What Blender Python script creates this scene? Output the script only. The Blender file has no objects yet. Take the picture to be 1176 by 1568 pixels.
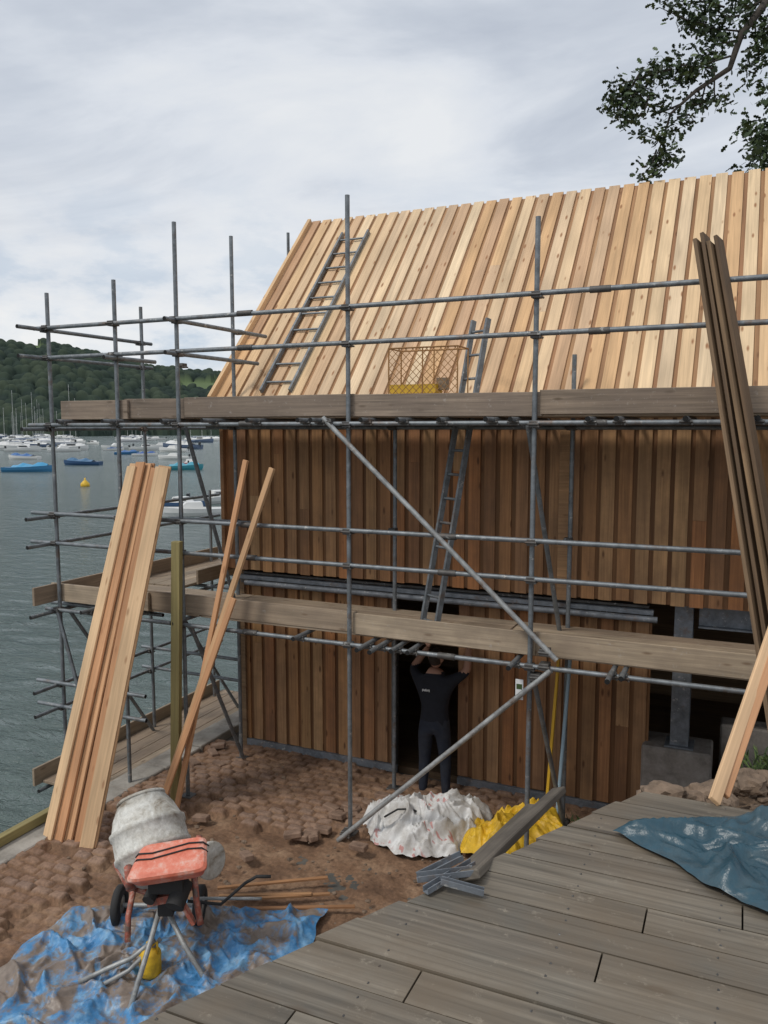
import bpy, bmesh, math, random
import numpy as np
from mathutils import Vector, Matrix, noise as mn
random.seed(7); rng=np.random.default_rng(5)
scene=bpy.context.scene
col=scene.collection
RAD=math.radians
# ------------------------------------------------------------------ node helpers
def newmat(name,base=(.5,.5,.5),rough=.7,metal=0.0):
    m=bpy.data.materials.new(name); m.use_nodes=True
    b=m.node_tree.nodes["Principled BSDF"]
    b.inputs["Base Color"].default_value=(*base,1); b.inputs["Roughness"].default_value=rough; b.inputs["Metallic"].default_value=metal
    return m,m.node_tree,b
def nd(nt,t,ins=None,**pr):
    n=nt.nodes.new(t)
    for k,v in pr.items(): setattr(n,k,v)
    if ins:
        for k,v in ins.items():
            s=n.inputs[k]
            if isinstance(v,bpy.types.NodeSocket): nt.links.new(v,s)
            else: s.default_value=v
    return n
def math_(nt,op,a,b=0.0,c=None):
    i={0:a,1:b}
    if c is not None: i[2]=c
    return nd(nt,"ShaderNodeMath",i,operation=op).outputs[0]
def ramp(nt,fac,stops,interp='LINEAR'):
    r=nd(nt,"ShaderNodeValToRGB",{0:fac}); cr=r.color_ramp; cr.interpolation=interp
    while len(cr.elements)<len(stops): cr.elements.new(0.5)
    for e,(p,c) in zip(cr.elements,stops):
        e.position=p; e.color=(*c,1) if len(c)==3 else c
    return r.outputs[0]
def g(v): return (v,v,v)
def mix(nt,fac,a,b,mode='MIX'):
    n=nt.nodes.new("ShaderNodeMix"); n.data_type='RGBA'; n.blend_type=mode
    for k,v in ((0,fac),(6,a),(7,b)):
        s=n.inputs[k]
        if isinstance(v,bpy.types.NodeSocket): nt.links.new(v,s)
        elif k==0: s.default_value=v
        else: s.default_value=(*v,1)
    return n.outputs[2]
def noise(nt,vec,scale,detail=4,rough=.55,dist=0.0):
    i={"Scale":scale,"Detail":detail,"Roughness":rough,"Distortion":dist}
    if vec is not None: i["Vector"]=vec
    return nd(nt,"ShaderNodeTexNoise",i).outputs[0]
def bump(nt,b,h,strength=.3,dist=.01):
    n=nd(nt,"ShaderNodeBump",{"Strength":strength,"Distance":dist,"Height":h})
    nt.links.new(n.outputs[0],b.inputs["Normal"])
def objco(nt): return nd(nt,"ShaderNodeTexCoord").outputs["Object"]
def vmul(nt,v,s): return nd(nt,"ShaderNodeVectorMath",{0:v,1:s},operation='MULTIPLY').outputs[0]

def wood(name,cols,knot=(.12,.05,.02),knots=.8,rough=.75,grain=.35,dirt=0.0,dirtcol=(.06,.05,.04),spots=0.0,spotcol=(.5,.48,.45)):
    m,nt,b=newmat(name,rough=rough)
    wc=nd(nt,"ShaderNodeAttribute",attribute_name="wc").outputs["Vector"]
    rn=nd(nt,"ShaderNodeAttribute",attribute_name="rnd").outputs["Fac"]
    n=len(cols)
    base=ramp(nt,rn,[(i/(n-1),c) for i,c in enumerate(cols)])
    gv=vmul(nt,wc,(1.2,38,1)); g1=noise(nt,gv,1.0,4,.6,.6)
    gr=ramp(nt,g1,[(.25,g(1-grain)),(.75,g(1+grain*.25))])
    c=mix(nt,1.0,base,gr,'MULTIPLY')
    big=noise(nt,vmul(nt,wc,(.9,4,1)),1.0,2,.5)
    c=mix(nt,1.0,c,ramp(nt,big,[(.3,g(.76)),(.7,g(1.10))]),'MULTIPLY')
    if knots>0:
        vo=nd(nt,"ShaderNodeTexVoronoi",{"Vector":vmul(nt,wc,(2.6,8.5,3.7)),"Scale":1.0})
        kf=ramp(nt,vo.outputs["Distance"],[(.07,g(knots)),(.16,g(0))])
        c=mix(nt,kf,c,knot)
    if dirt>0:
        d=noise(nt,objco(nt),2.2,6,.65)
        c=mix(nt,ramp(nt,d,[(.42,g(0)),(.66,g(dirt))]),c,dirtcol)
    if spots>0:
        d=noise(nt,objco(nt),17,5,.75)
        c=mix(nt,ramp(nt,d,[(.60,g(0)),(.70,g(spots))]),c,spotcol)
    nt.links.new(c,b.inputs["Base Color"])
    bump(nt,b,g1,.35,.005)
    return m
# ------------------------------------------------------------------ mesh builder
class MB:
    def __init__(s): s.v=[];s.f=[];s.m=[];s.wc=[];s.r=[];s.sm=[]
    def add(s,vs,fs,mi=0,wc=None,rnd=None,smooth=False):
        o=len(s.v); r=random.random() if rnd is None else rnd
        s.v+= [tuple(v) for v in vs]; s.f+=[tuple(i+o for i in f) for f in fs]
        s.m+=[mi]*len(fs); s.sm+=[smooth]*len(fs)
        s.wc+= wc if wc else [tuple(v) for v in vs]; s.r+=[r]*len(vs)
    def beam(s,p1,p2,w,h,side=None,mi=0,rnd=None,taper=1.0):
        p1=Vector(p1);p2=Vector(p2);d=(p2-p1);L=d.length;d.normalize()
        sd=Vector(side) if side else (Vector((0,0,1)).cross(d) if abs(d.z)<.95 else Vector((1,0,0)))
        sd=(sd-d*sd.dot(d)).normalized(); n=d.cross(sd)
        vs=[];wc=[];r=random.random() if rnd is None else rnd; k=random.random()*60
        for t,p in ((0,p1),(1,p2)):
            q=taper if t else 1
            for a,bb in((-1,-1),(1,-1),(1,1),(-1,1)):
                vs.append(p+sd*a*w/2*q+n*bb*h/2*q); wc.append((t*L+k,a*w/2+bb*h*.5,k))
        s.add(vs,[(0,3,2,1),(4,5,6,7),(0,1,5,4),(1,2,6,5),(2,3,7,6),(3,0,4,7)],mi,wc,r)
    def box(s,c,d,mi=0,rnd=None):
        c=Vector(c); s.beam(c-Vector((d[0]/2,0,0)),c+Vector((d[0]/2,0,0)),d[1],d[2],(0,1,0),mi,rnd)
    def tube(s,p1,p2,r,mi=0,n=10,r2=None,cap=None,rnd=None):
        p1=Vector(p1);p2=Vector(p2);d=p2-p1;L=d.length;d.normalize()
        a=d.orthogonal().normalized();b=d.cross(a);r2=r if r2 is None else r2
        vs=[];wc=[];k=random.random()*30
        for t,p,rr in((0,p1,r),(1,p2,r2)):
            for i in range(n):
                an=2*math.pi*i/n; vs.append(p+a*math.cos(an)*rr+b*math.sin(an)*rr); wc.append((t*L+k,an*.03,k))
        s.add(vs,[(i,(i+1)%n,n+(i+1)%n,n+i) for i in range(n)],mi,wc,rnd,True)
        cm=mi if cap is None else cap
        s.add(vs,[tuple(range(n))[::-1],tuple(range(n,2*n))],cm,wc,rnd)
    def path(s,pts,rad,mi=0,n=8,rnd=None):
        pts=[Vector(p) for p in pts]; m=len(pts); rad=rad if isinstance(rad,(list,tuple)) else [rad]*m
        vs=[];wc=[];up=None;L=0
        for i,p in enumerate(pts):
            d=(pts[min(i+1,m-1)]-pts[max(i-1,0)]).normalized()
            if up is None: up=d.orthogonal().normalized()
            a=(up-d*up.dot(d)).normalized(); up=a; b=d.cross(a)
            if i: L+=(p-pts[i-1]).length
            for j in range(n):
                an=2*math.pi*j/n; vs.append(p+(a*math.cos(an)+b*math.sin(an))*rad[i]); wc.append((L,an*.05,0))
        fs=[(i*n+j,i*n+(j+1)%n,(i+1)*n+(j+1)%n,(i+1)*n+j) for i in range(m-1) for j in range(n)]
        fs+=[tuple(range(n))[::-1],tuple(range((m-1)*n,m*n))]
        s.add(vs,fs,mi,wc,rnd,True)
    def lathe(s,o,axis,prof,mi=0,n=28,rnd=None,jit=0):
        o=Vector(o);d=Vector(axis).normalized();a=d.orthogonal().normalized();b=d.cross(a);vs=[]
        for (h,r) in prof:
            for j in range(n):
                an=2*math.pi*j/n; q=o+d*h+(a*math.cos(an)+b*math.sin(an))*r
                if jit: q+= (a*math.cos(an)+b*math.sin(an))*jit*mn.noise(q*7)
                vs.append(q)
        m=len(prof)
        s.add(vs,[(i*n+j,i*n+(j+1)%n,(i+1)*n+(j+1)%n,(i+1)*n+j) for i in range(m-1) for j in range(n)],mi,None,rnd,True)
    def build(s,name,mats,parent=None,bevel=0,matrix=None):
        me=bpy.data.meshes.new(name); me.from_pydata(s.v,[],s.f)
        for m in mats: me.materials.append(m)
        me.polygons.foreach_set("material_index",s.m); me.polygons.foreach_set("use_smooth",s.sm)
        a=me.attributes.new("wc",'FLOAT_VECTOR','POINT'); a.data.foreach_set("vector",np.array(s.wc,dtype=np.float32).ravel())
        a=me.attributes.new("rnd",'FLOAT','POINT'); a.data.foreach_set("value",np.array(s.r,dtype=np.float32))
        me.update()
        ob=bpy.data.objects.new(name,me); col.objects.link(ob)
        if parent: ob.parent=parent
        if matrix: ob.matrix_local=matrix
        if bevel:
            bv=ob.modifiers.new("b","BEVEL"); bv.width=bevel; bv.segments=1; bv.limit_method='ANGLE'; bv.angle_limit=RAD(50)
        return ob
def empty(name,loc=(0,0,0),rz=0):
    e=bpy.data.objects.new(name,None); e.location=loc; e.rotation_euler=(0,0,rz); e.empty_display_size=.3; col.objects.link(e); return e
def gridmesh(name,X,Y,Z,mats,attrs=None,smooth=True,parent=None):
    ny,nx=X.shape; v=np.stack([X,Y,Z],-1).reshape(-1,3)
    i=np.arange(nx*ny).reshape(ny,nx); f=np.stack([i[:-1,:-1],i[:-1,1:],i[1:,1:],i[1:,:-1]],-1).reshape(-1,4)
    me=bpy.data.meshes.new(name); me.from_pydata(v.tolist(),[],f.tolist())
    for m in mats: me.materials.append(m)
    me.polygons.foreach_set("use_smooth",[smooth]*len(me.polygons))
    for k,a in (attrs or {}).items():
        at=me.attributes.new(k,'FLOAT','POINT'); at.data.foreach_set("value",a.astype(np.float32).ravel())
    ob=bpy.data.objects.new(name,me); col.objects.link(ob)
    if parent: ob.parent=parent
    return ob
def h2(x,y,s):
    x=x.astype(np.int64);y=y.astype(np.int64)
    h=(x*374761393+y*668265263+s*2147483647)&0xffffffff
    h=((h^(h>>13))*1274126177)&0xffffffff; h=(h^(h>>16))&0xffffffff
    return h/4294967295.0
def vn(x,y,s=0):
    xi=np.floor(x);yi=np.floor(y);fx=x-xi;fy=y-yi;fx=fx*fx*(3-2*fx);fy=fy*fy*(3-2*fy)
    return (h2(xi,yi,s)*(1-fx)+h2(xi+1,yi,s)*fx)*(1-fy)+(h2(xi,yi+1,s)*(1-fx)+h2(xi+1,yi+1,s)*fx)*fy
def fbm(x,y,s=0,o=4):
    r=0;a=.5
    for i in range(o): r=r+a*vn(x*2**i,y*2**i,s+i*7); a*=.5
    return r
def sst(x,a,b):
    t=np.clip((x-a)/(b-a),0,1); return t*t*(3-2*t)
# ------------------------------------------------------------------ materials
M={}
M['larch']=wood('larch_roof',[(.72,.44,.22),(.84,.58,.33),(.88,.66,.41),(.62,.37,.21),(.90,.70,.46),(.78,.49,.25),(.70,.50,.33)],knot=(.30,.13,.05),knots=.9,grain=.30)
M['larch_roof_shade']=wood('larch_roof_shaded',[(.36,.19,.09),(.48,.28,.14),(.42,.22,.11)],knots=.6)  # same larch as the roof, shade of the recesses put into the colour
M['larch_wall']=wood('larch_wall',[(.44,.215,.09),(.56,.30,.13),(.32,.155,.07),(.64,.38,.18),(.44,.235,.115),(.54,.225,.08),(.38,.20,.105),(.50,.28,.12)],knot=(.10,.04,.015),knots=.85,grain=.42,dirt=.4,dirtcol=(.13,.075,.045))
M['larch_wall_shade']=wood('larch_wall_shaded',[(.20,.095,.04),(.28,.14,.06)],knots=.6)  # wall larch again, darkened to paint in the shade between boards
M['fresh']=wood('fresh_timber',[(.70,.42,.22),(.80,.55,.32),(.72,.38,.19),(.58,.30,.15)],knot=(.28,.12,.05),knots=.6,grain=.28)
M['post']=wood('treated_post',[(.36,.30,.12),(.40,.33,.14)],knots=.4,knot=(.12,.09,.03))
M['scaff']=wood('scaffold_board',[(.33,.25,.18),(.40,.31,.235),(.28,.215,.16)],knot=(.09,.06,.035),knots=.7,grain=.55,dirt=.5,dirtcol=(.19,.145,.115),spots=.5,spotcol=(.48,.44,.40))
M['scaff2']=wood('scaffold_board_lower',[(.44,.34,.235),(.52,.41,.29),(.38,.285,.20)],knot=(.14,.08,.04),knots=.7,grain=.45,dirt=.5,dirtcol=(.23,.175,.13),spots=.35)
M['deck']=wood('weathered_decking',[(.20,.17,.13),(.26,.225,.175),(.17,.15,.12),(.23,.19,.145)],knot=(.08,.055,.035),knots=.6,grain=.65,dirt=.65,dirtcol=(.155,.115,.075),rough=.6,spots=.45,spotcol=(.36,.31,.24))
M['oldbrown']=wood('old_boards',[(.23,.14,.065),(.31,.20,.11),(.16,.10,.055)],knots=.5,grain=.5)
M['oldgrey']=wood('old_plank',[(.17,.145,.11),(.20,.17,.135)],knots=.4,grain=.55,dirt=.6)
M['stick']=wood('batten',[(.42,.20,.09),(.46,.25,.12)],knots=0)
def galv(name,c,rough=.5,metal=.45,var=.45):
    m,nt,b=newmat(name,c,rough,metal); o=objco(nt); n=noise(nt,o,9,5,.7)
    cc=mix(nt,1.0,c,ramp(nt,n,[(.3,g(1-var)),(.7,g(1+var*.5))]),'MULTIPLY')
    r2=noise(nt,o,4,5,.75); cc=mix(nt,ramp(nt,r2,[(.56,g(0)),(.68,g(.65))]),cc,(.17,.11,.075))
    r3=noise(nt,vmul(nt,o,(1,1,1.3)),13,4,.7); cc=mix(nt,ramp(nt,r3,[(.62,g(0)),(.67,g(.65))]),cc,(.50,.49,.46))
    nt.links.new(cc,b.inputs["Base Color"]); return m
M['galv']=galv('galvanised_tube',(.22,.24,.255))
M['galvL']=galv('galvanised_light',(.38,.39,.385),.5,.3)
M['coup']=galv('coupler_steel',(.12,.115,.11),.6,.5)
M['steel']=galv('primed_steel',(.20,.22,.245),.55,.2)
M['black'],_,_=newmat('tube_inside_shade',(.01,.01,.01),.9)  # flat black end discs, painted shade for the inside of open tubes
M['yellow'],_,_=newmat('yellow_plastic',(.70,.42,.03),.45)
M['plastic_blue'],_,_=newmat('light_blue_paint',(.30,.42,.50),.5)
M['white'],_,_=newmat('white_paint',(.75,.76,.76),.4)
M['rust'],nt,b=newmat('rusty_wire',(.40,.21,.08),.8)
m,nt,b=newmat('sett_paving',rough=.9); M['setts']=m
st=nd(nt,"ShaderNodeAttribute",attribute_name="stone").outputs["Fac"]; rn=nd(nt,"ShaderNodeAttribute",attribute_name="rnd").outputs["Fac"]
o=objco(nt); n1=noise(nt,o,2.3,6,.65); n2=noise(nt,o,26,5,.7)
mud=ramp(nt,n1,[(.3,(.13,.072,.042)),(.5,(.235,.135,.078)),(.7,(.37,.24,.15))])
stn=ramp(nt,rn,[(0,(.22,.13,.085)),(.5,(.35,.225,.155)),(1,(.28,.19,.145))])
c=mix(nt,ramp(nt,st,[(.25,g(0)),(.8,g(.8))]),mud,stn)
c=mix(nt,1.0,c,ramp(nt,n2,[(.25,g(.55)),(.7,g(1.2))]),'MULTIPLY')
nt.links.new(c,b.inputs["Base Color"]); bump(nt,b,n2,.7,.015)
m,nt,b=newmat('soil',rough=.95); M['soil']=m
o=objco(nt); n1=noise(nt,o,3,6,.7); n2=noise(nt,o,22,5,.7)
c=ramp(nt,n1,[(.3,(.06,.042,.028)),(.55,(.16,.105,.065)),(.72,(.30,.21,.14))]); c=mix(nt,1.0,c,ramp(nt,n2,[(.3,g(.55)),(.7,g(1.2))]),'MULTIPLY')
nt.links.new(c,b.inputs["Base Color"]); bump(nt,b,n2,.8,.03)
def stone(name,a,bc,sc=6):
    m,nt,b=newmat(name,rough=.9); o=objco(nt); n1=noise(nt,o,sc,7,.7)
    nt.links.new(ramp(nt,n1,[(.3,a),(.7,bc)]),b.inputs["Base Color"]); bump(nt,b,n1,.5,.02); return m
M['concrete']=stone('concrete',(.18,.16,.14),(.38,.345,.31)); M['kerb']=stone('quay_stone',(.20,.18,.155),(.46,.43,.38),3)
M['quay']=stone('quay_wall_stone',(.06,.06,.055),(.16,.15,.13),2); M['rock']=stone('rock',(.10,.07,.048),(.28,.20,.14),9)
M['block']=stone('paving_block',(.13,.08,.055),(.36,.24,.17),8)
def cloth(name,c,muds,mudcol,rough=.4,scale=3.0,lo=.48,hi=.56,light=None):
    m,nt,b=newmat(name,c,rough); o=objco(nt); n1=noise(nt,o,scale,7,.7,.3)
    base=c
    if light: base=mix(nt,ramp(nt,noise(nt,o,7,5,.7),[(.45,g(0)),(.65,g(1))]),c,light)
    cc=mix(nt,ramp(nt,n1,[(lo,g(0)),(hi,g(muds))]),base,mudcol)
    n2=noise(nt,o,16,4,.6); cc=mix(nt,1.0,cc,ramp(nt,n2,[(.3,g(.75)),(.7,g(1.1))]),'MULTIPLY')
    nt.links.new(cc,b.inputs["Base Color"]); bump(nt,b,n2,.35,.02); return m
M['tarp']=cloth('blue_tarp',(.07,.25,.50),.92,(.25,.18,.12),.4,3.6,.45,.55,(.22,.42,.62))
M['tarp2']=cloth('teal_tarp',(.026,.075,.105),.35,(.07,.10,.11),.36,4)
M['ybag']=cloth('yellow_bag',(.80,.50,.03),.5,(.48,.28,.03),.5,6)
m,nt,b=newmat('white_bag',rough=.6); M['wbag']=m
o=objco(nt); n1=noise(nt,o,5,6,.7); c=ramp(nt,n1,[(.35,(.48,.455,.42)),(.6,(.74,.74,.73))])
wv=noise(nt,vmul(nt,o,(14,30,1)),1,1,.5); lm=noise(nt,o,2.6,0)
red=math_(nt,'MULTIPLY',ramp(nt,wv,[(.58,g(0)),(.60,g(.7))]),ramp(nt,lm,[(.57,g(0)),(.60,g(1))]))
c=mix(nt,red,c,(.50,.14,.12)); nt.links.new(c,b.inputs["Base Color"]); bump(nt,b,noise(nt,o,14,4,.6),.4,.02)
m,nt,b=newmat('cement_crust',rough=.85); M['crust']=m
o=objco(nt); n1=noise(nt,o,4,7,.72,.5); n2=noise(nt,o,25,5,.7)
c=ramp(nt,n1,[(.33,(.22,.165,.11)),(.43,(.50,.47,.41)),(.58,(.72,.71,.66))]); nt.links.new(mix(nt,1.0,c,ramp(nt,n2,[(.3,g(.75)),(.7,g(1.1))]),'MULTIPLY'),b.inputs["Base Color"]); bump(nt,b,n2,.6,.012)
m,nt,b=newmat('orange_red_paint',rough=.5); M['red']=m
o=objco(nt); n1=noise(nt,o,7,6,.7); nt.links.new(ramp(nt,n1,[(.33,(.62,.12,.06)),(.52,(.74,.23,.15)),(.70,(.76,.56,.47))]),b.inputs["Base Color"])
m,nt,b=newmat('red_frame',rough=.6); M['redf']=m
o=objco(nt); n1=noise(nt,o,12,6,.7); nt.links.new(ramp(nt,n1,[(.38,(.16,.12,.10)),(.5,(.42,.11,.07)),(.68,(.52,.40,.33))]),b.inputs["Base Color"])
M['rubber'],_,_=newmat('rubber',(.03,.03,.03),.8)
m,nt,b=newmat('sea_water',(.028,.06,.058),.16); M['water']=m
b.inputs["IOR"].default_value=1.33
o=objco(nt); w1=noise(nt,vmul(nt,o,(.9,1.9,1)),1.0,5,.62,.5); w2=noise(nt,vmul(nt,o,(.10,.20,1)),1.0,3,.5)
hh=math_(nt,'ADD',w1,math_(nt,'MULTIPLY',w2,1.0)); bump(nt,b,hh,1.0,.30)
w3=noise(nt,vmul(nt,o,(.02,.05,1)),1.0,4,.6)
nt.links.new(ramp(nt,w3,[(.3,(.062,.092,.088)),(.7,(.10,.135,.125))]),b.inputs["Base Color"])
m,nt,b=newmat('wooded_hill',rough=1.0); M['hill']=m; b.inputs["Specular IOR Level"].default_value=.1
fl=nd(nt,"ShaderNodeAttribute",attribute_name="field").outputs["Fac"]; rn=nd(nt,"ShaderNodeAttribute",attribute_name="rnd").outputs["Fac"]
tr=ramp(nt,rn,[(0,(.008,.015,.009)),(.5,(.019,.032,.016)),(1,(.042,.056,.027))])
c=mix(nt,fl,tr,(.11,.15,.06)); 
c=mix(nt,.05,c,(.30,.38,.46)); nt.links.new(c,b.inputs["Base Color"])  # distance haze painted in as a little pale blue
m,nt,b=newmat('oak_leaf',rough=.6); M['leaf']=m
rn=nd(nt,"ShaderNodeAttribute",attribute_name="rnd").outputs["Fac"]
nt.links.new(ramp(nt,rn,[(0,(.014,.028,.010)),(.6,(.032,.058,.018)),(1,(.07,.11,.03))]),b.inputs["Base Color"])
M['bark']=stone('bark',(.035,.03,.024),(.09,.075,.06),8)
m,nt,b=newmat('grass',rough=.8); M['grass']=m
rn=nd(nt,"ShaderNodeAttribute",attribute_name="rnd").outputs["Fac"]
nt.links.new(ramp(nt,rn,[(0,(.03,.06,.018)),(1,(.10,.15,.04))]),b.inputs["Base Color"])
# ------------------------------------------------------------------ world, sun, camera
w=bpy.data.worlds.new("World"); scene.world=w; w.use_nodes=True; nt=w.node_tree; nt.nodes.clear()
sky=nd(nt,"ShaderNodeTexSky",sky_type='NISHITA'); sky.sun_disc=False; sky.sun_elevation=RAD(52); sky.sun_rotation=RAD(212)
bg1=nd(nt,"ShaderNodeBackground",{"Color":sky.outputs[0],"Strength":.09})
d=nd(nt,"ShaderNodeTexCoord").outputs["Generated"]; sp=nd(nt,"ShaderNodeSeparateXYZ",{0:d})
zc=math_(nt,'MAXIMUM',sp.outputs[2],0.0); q=math_(nt,'ADD',zc,.14)
cv=nd(nt,"ShaderNodeCombineXYZ",{0:math_(nt,'DIVIDE',sp.outputs[0],q),1:math_(nt,'DIVIDE',sp.outputs[1],q),2:0.3})
n1=noise(nt,vmul(nt,cv.outputs[0],(1.0,1.5,1)),1.0,6,.56,.5)
cl=ramp(nt,n1,[(.30,(.55,.60,.69)),(.43,(.67,.72,.80)),(.54,(.82,.86,.92)),(.70,(.94,.96,.98))])
low=noise(nt,vmul(nt,d,(6,6,15)),1.3,6,.58)
hz=ramp(nt,low,[(.40,(.66,.75,.86)),(.50,(.90,.93,.97)),(.6,(1.0,1.0,1.0))])
cl=mix(nt,ramp(nt,sp.outputs[2],[(.10,g(1)),(.30,g(0))]),cl,hz)
cl=mix(nt,ramp(nt,math_(nt,'ADD',sp.outputs[2],.5),[(.44,g(1)),(.5,g(0))]),cl,(.16,.17,.16))
bg2=nd(nt,"ShaderNodeBackground",{"Color":cl,"Strength":.93})
mx=nd(nt,"ShaderNodeMixShader",{0:.90,1:bg1.outputs[0],2:bg2.outputs[0]})
nd(nt,"ShaderNodeOutputWorld",{0:mx.outputs[0]})
sl=bpy.data.lights.new("sun","SUN"); sl.energy=1.5; sl.angle=RAD(11); sl.color=(1,.95,.87)
so=bpy.data.objects.new("sun",sl); col.objects.link(so); so.rotation_euler=Vector((.33,.53,-.79)).to_track_quat('-Z','Y').to_euler()
ca=bpy.data.cameras.new("camera"); ca.sensor_fit='VERTICAL'; ca.sensor_height=24; ca.lens=24*1230/1568; ca.clip_end=6000; ca.clip_start=.05
co=bpy.data.objects.new("camera",ca); col.objects.link(co); co.location=(0,0,4.4); co.rotation_euler=(RAD(84),0,RAD(24)); scene.camera=co
scene.view_settings.view_transform='Standard'
F=Vector((-.4067,.9135,0)); R=Vector((.9135,.4067,0))
def fr(a,b,z):
    v=F*a+R*b; return Vector((v.x,v.y,z))
# ------------------------------------------------------------------ water, hills, land
mb=MB(); S=4500; mb.add([(-S,-S,-1.5),(S,-S,-1.5),(S,S,-1.5),(-S,S,-1.5)],[(0,1,2,3)]); mb.build("water",[M['water']])
az=np.radians(np.concatenate([np.linspace(-75,-28,200),np.linspace(-27.9,-8,420),np.linspace(-7.8,50,220)])); rr=np.concatenate([np.linspace(560,1060,200),[1200,1500]])
A,Rr=np.meshgrid(az,rr)
hx=-.4067*np.cos(A)*Rr+.9135*np.sin(A)*Rr; hy=.9135*np.cos(A)*Rr+.4067*np.sin(A)*Rr
deg=np.degrees(A)
te=np.interp(deg,[-75,-40,-25,-21,-18,-15,-12,-9,0,50],[.12,.13,.1005,.094,.079,.071,.068,.055,.05,.08])
shore=590+25*np.sin(deg*.35)+30*fbm(deg*.3,deg*0,3)
pk=930.0
prof=sst(Rr,shore,pk)*.55+.45*np.clip((Rr-shore)/(pk-shore),0,1)
H=te*pk*prof*(1+.10*(fbm(hx*.008,hy*.008,5)-.5))-1.5
H=np.where(Rr<shore,-3,H)
cx=np.floor(hx/10);cy=np.floor(hy/10); best=np.full(hx.shape,9e9); rid=np.zeros(hx.shape)
for i in(-1,0,1):
    for j in(-1,0,1):
        px=(cx+i+h2(cx+i,cy+j,1))*10;py=(cy+j+h2(cx+i,cy+j,2))*10
        dd=(hx-px)**2+(hy-py)**2; k=dd<best; best=np.where(k,dd,best); rid=np.where(k,h2(cx+i,cy+j,3),rid)
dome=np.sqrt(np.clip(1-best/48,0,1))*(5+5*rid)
fld=((Rr>880)&(deg<-22.5)&(deg>-40)&(fbm(hx*.006,hy*.006,9)>.42))|((Rr>800)&(Rr<880)&(deg>-14.2)&(deg<-10.6)&(np.abs(H-.054*Rr)<4.5))
fld=fld.astype(float)
H=H+np.where(Rr>shore+3,dome*(1-fld),0)
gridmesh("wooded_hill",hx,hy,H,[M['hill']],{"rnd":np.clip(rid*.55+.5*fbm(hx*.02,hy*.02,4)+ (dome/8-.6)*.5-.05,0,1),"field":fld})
mb=MB(); mb.box((36.5,-22.9,-1.7),(86.6,74,3.28)); mb.build("land",[M['quay']])
xs=np.arange(-6.62,-.6,.018); ys=np.arange(3.2,9.05,.018); X,Y=np.meshgrid(xs,ys)
wx=X+.07*fbm(X*1.3,Y*1.3,2)+.02*fbm(X*6,Y*6,52);wy=Y+.07*fbm(X*1.3,Y*1.3,12)+.02*fbm(X*6,Y*6,62)
row=np.floor(wy/.125); fy=wy/.125-row; off=h2(row,row*0,4)*.25+.5*(row%2); cc=wx/.205+off; ci=np.floor(cc); fx=cc-ci
e=np.minimum(np.minimum(fx,1-fx)*.205,np.minimum(fy,1-fy)*.125)
rid=h2(ci,row,6); topo=sst(e,0.005,.026)
bx=(ci-off+.5)*.205; byy=(row+.5)*.125; jn=fbm(bx*1.6,byy*1.6,77)
P=((byy>6.95+.9*jn)&(bx<-3.95+.9*jn-.4*(byy<7.5)))|(bx<-5.95+.9*jn)|(byy>8.45+.3*jn)
P=P&(rid<.96); P=P.astype(float)
old=sst(fbm(X*.8,Y*.8,31)+.22*sst(X,-4.2,-6.2),.42,.58)*.55
mask=np.maximum(P*(.55+.45*sst(fbm(X*.9,Y*.9,91),.30,.52)),old)
Z=.055*P+.034*topo*mask*(.7+.6*rid)+.024*(rid-.5)*mask+.07*(fbm(X*1.2,Y*1.2,8)-.5)+.035*(fbm(X*7,Y*7,18)-.5)*(1.3-.6*P)+.016*(fbm(X*22,Y*22,28)-.5)*(1.8-mask)-.03
gridmesh("paving",X,Y,Z,[M['setts']],{"stone":topo*mask,"rnd":rid})
pb_=MB()
for i in range(26):
    if i<16: x=random.uniform(-4.2,-3.35);yy=random.uniform(7.0,8.5)
    elif i<21: x=random.uniform(-6.4,-5.8);yy=random.uniform(8.2,8.8)
    else: x=random.uniform(-5.6,-4.2);yy=random.uniform(6.4,7.2)
    a=random.uniform(-.7,.7); tl=random.uniform(-.12,.2); dd=Vector((math.cos(a),math.sin(a),tl))*.095; c0=Vector((x,yy,random.uniform(.03,.09))); pb_.beam(c0-dd,c0+dd,.10,.06)
pb_.build("loose_paving_blocks",[M['block']],bevel=.008)
xs=np.arange(-2.4,5,.045); ys=np.arange(3.3,9.6,.045); X,Y=np.meshgrid(xs,ys)
yf=np.interp(Y,[3.3,4.2,5,6,7.2,9,9.6],[2.68,2.55,2.3,1.95,1.5,.55,.5]); edge=np.interp(Y,[3.3,5,7,9.6],[-.55,-.35,-.25,-.35])
Z=-.12+yf*sst(X,edge-.55,edge+.35)+.20*(fbm(X*2,Y*2,3)-.5)+.13*(fbm(X*6,Y*6,13)-.5)+.06*(fbm(X*20,Y*20,23)-.5)
gridmesh("soil_bank",X,Y,Z,[M['soil']])
kb=MB()
y=-1.0
while y<13.8:
    L=random.uniform(.6,1.1); kb.box((-6.79+random.uniform(-.015,.015),y+L/2,-.03),(.36,L-.015,.16+random.uniform(-.02,.02))); y+=L
kb.build("quay_kerb",[M['kerb']],bevel=.012)
eb=MB(); eb.beam((-6.93,3.2,.10),(-6.93,6.5,.10),.09,.10); eb.build("edge_timber",[M['post']],bevel=.006)
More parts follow.
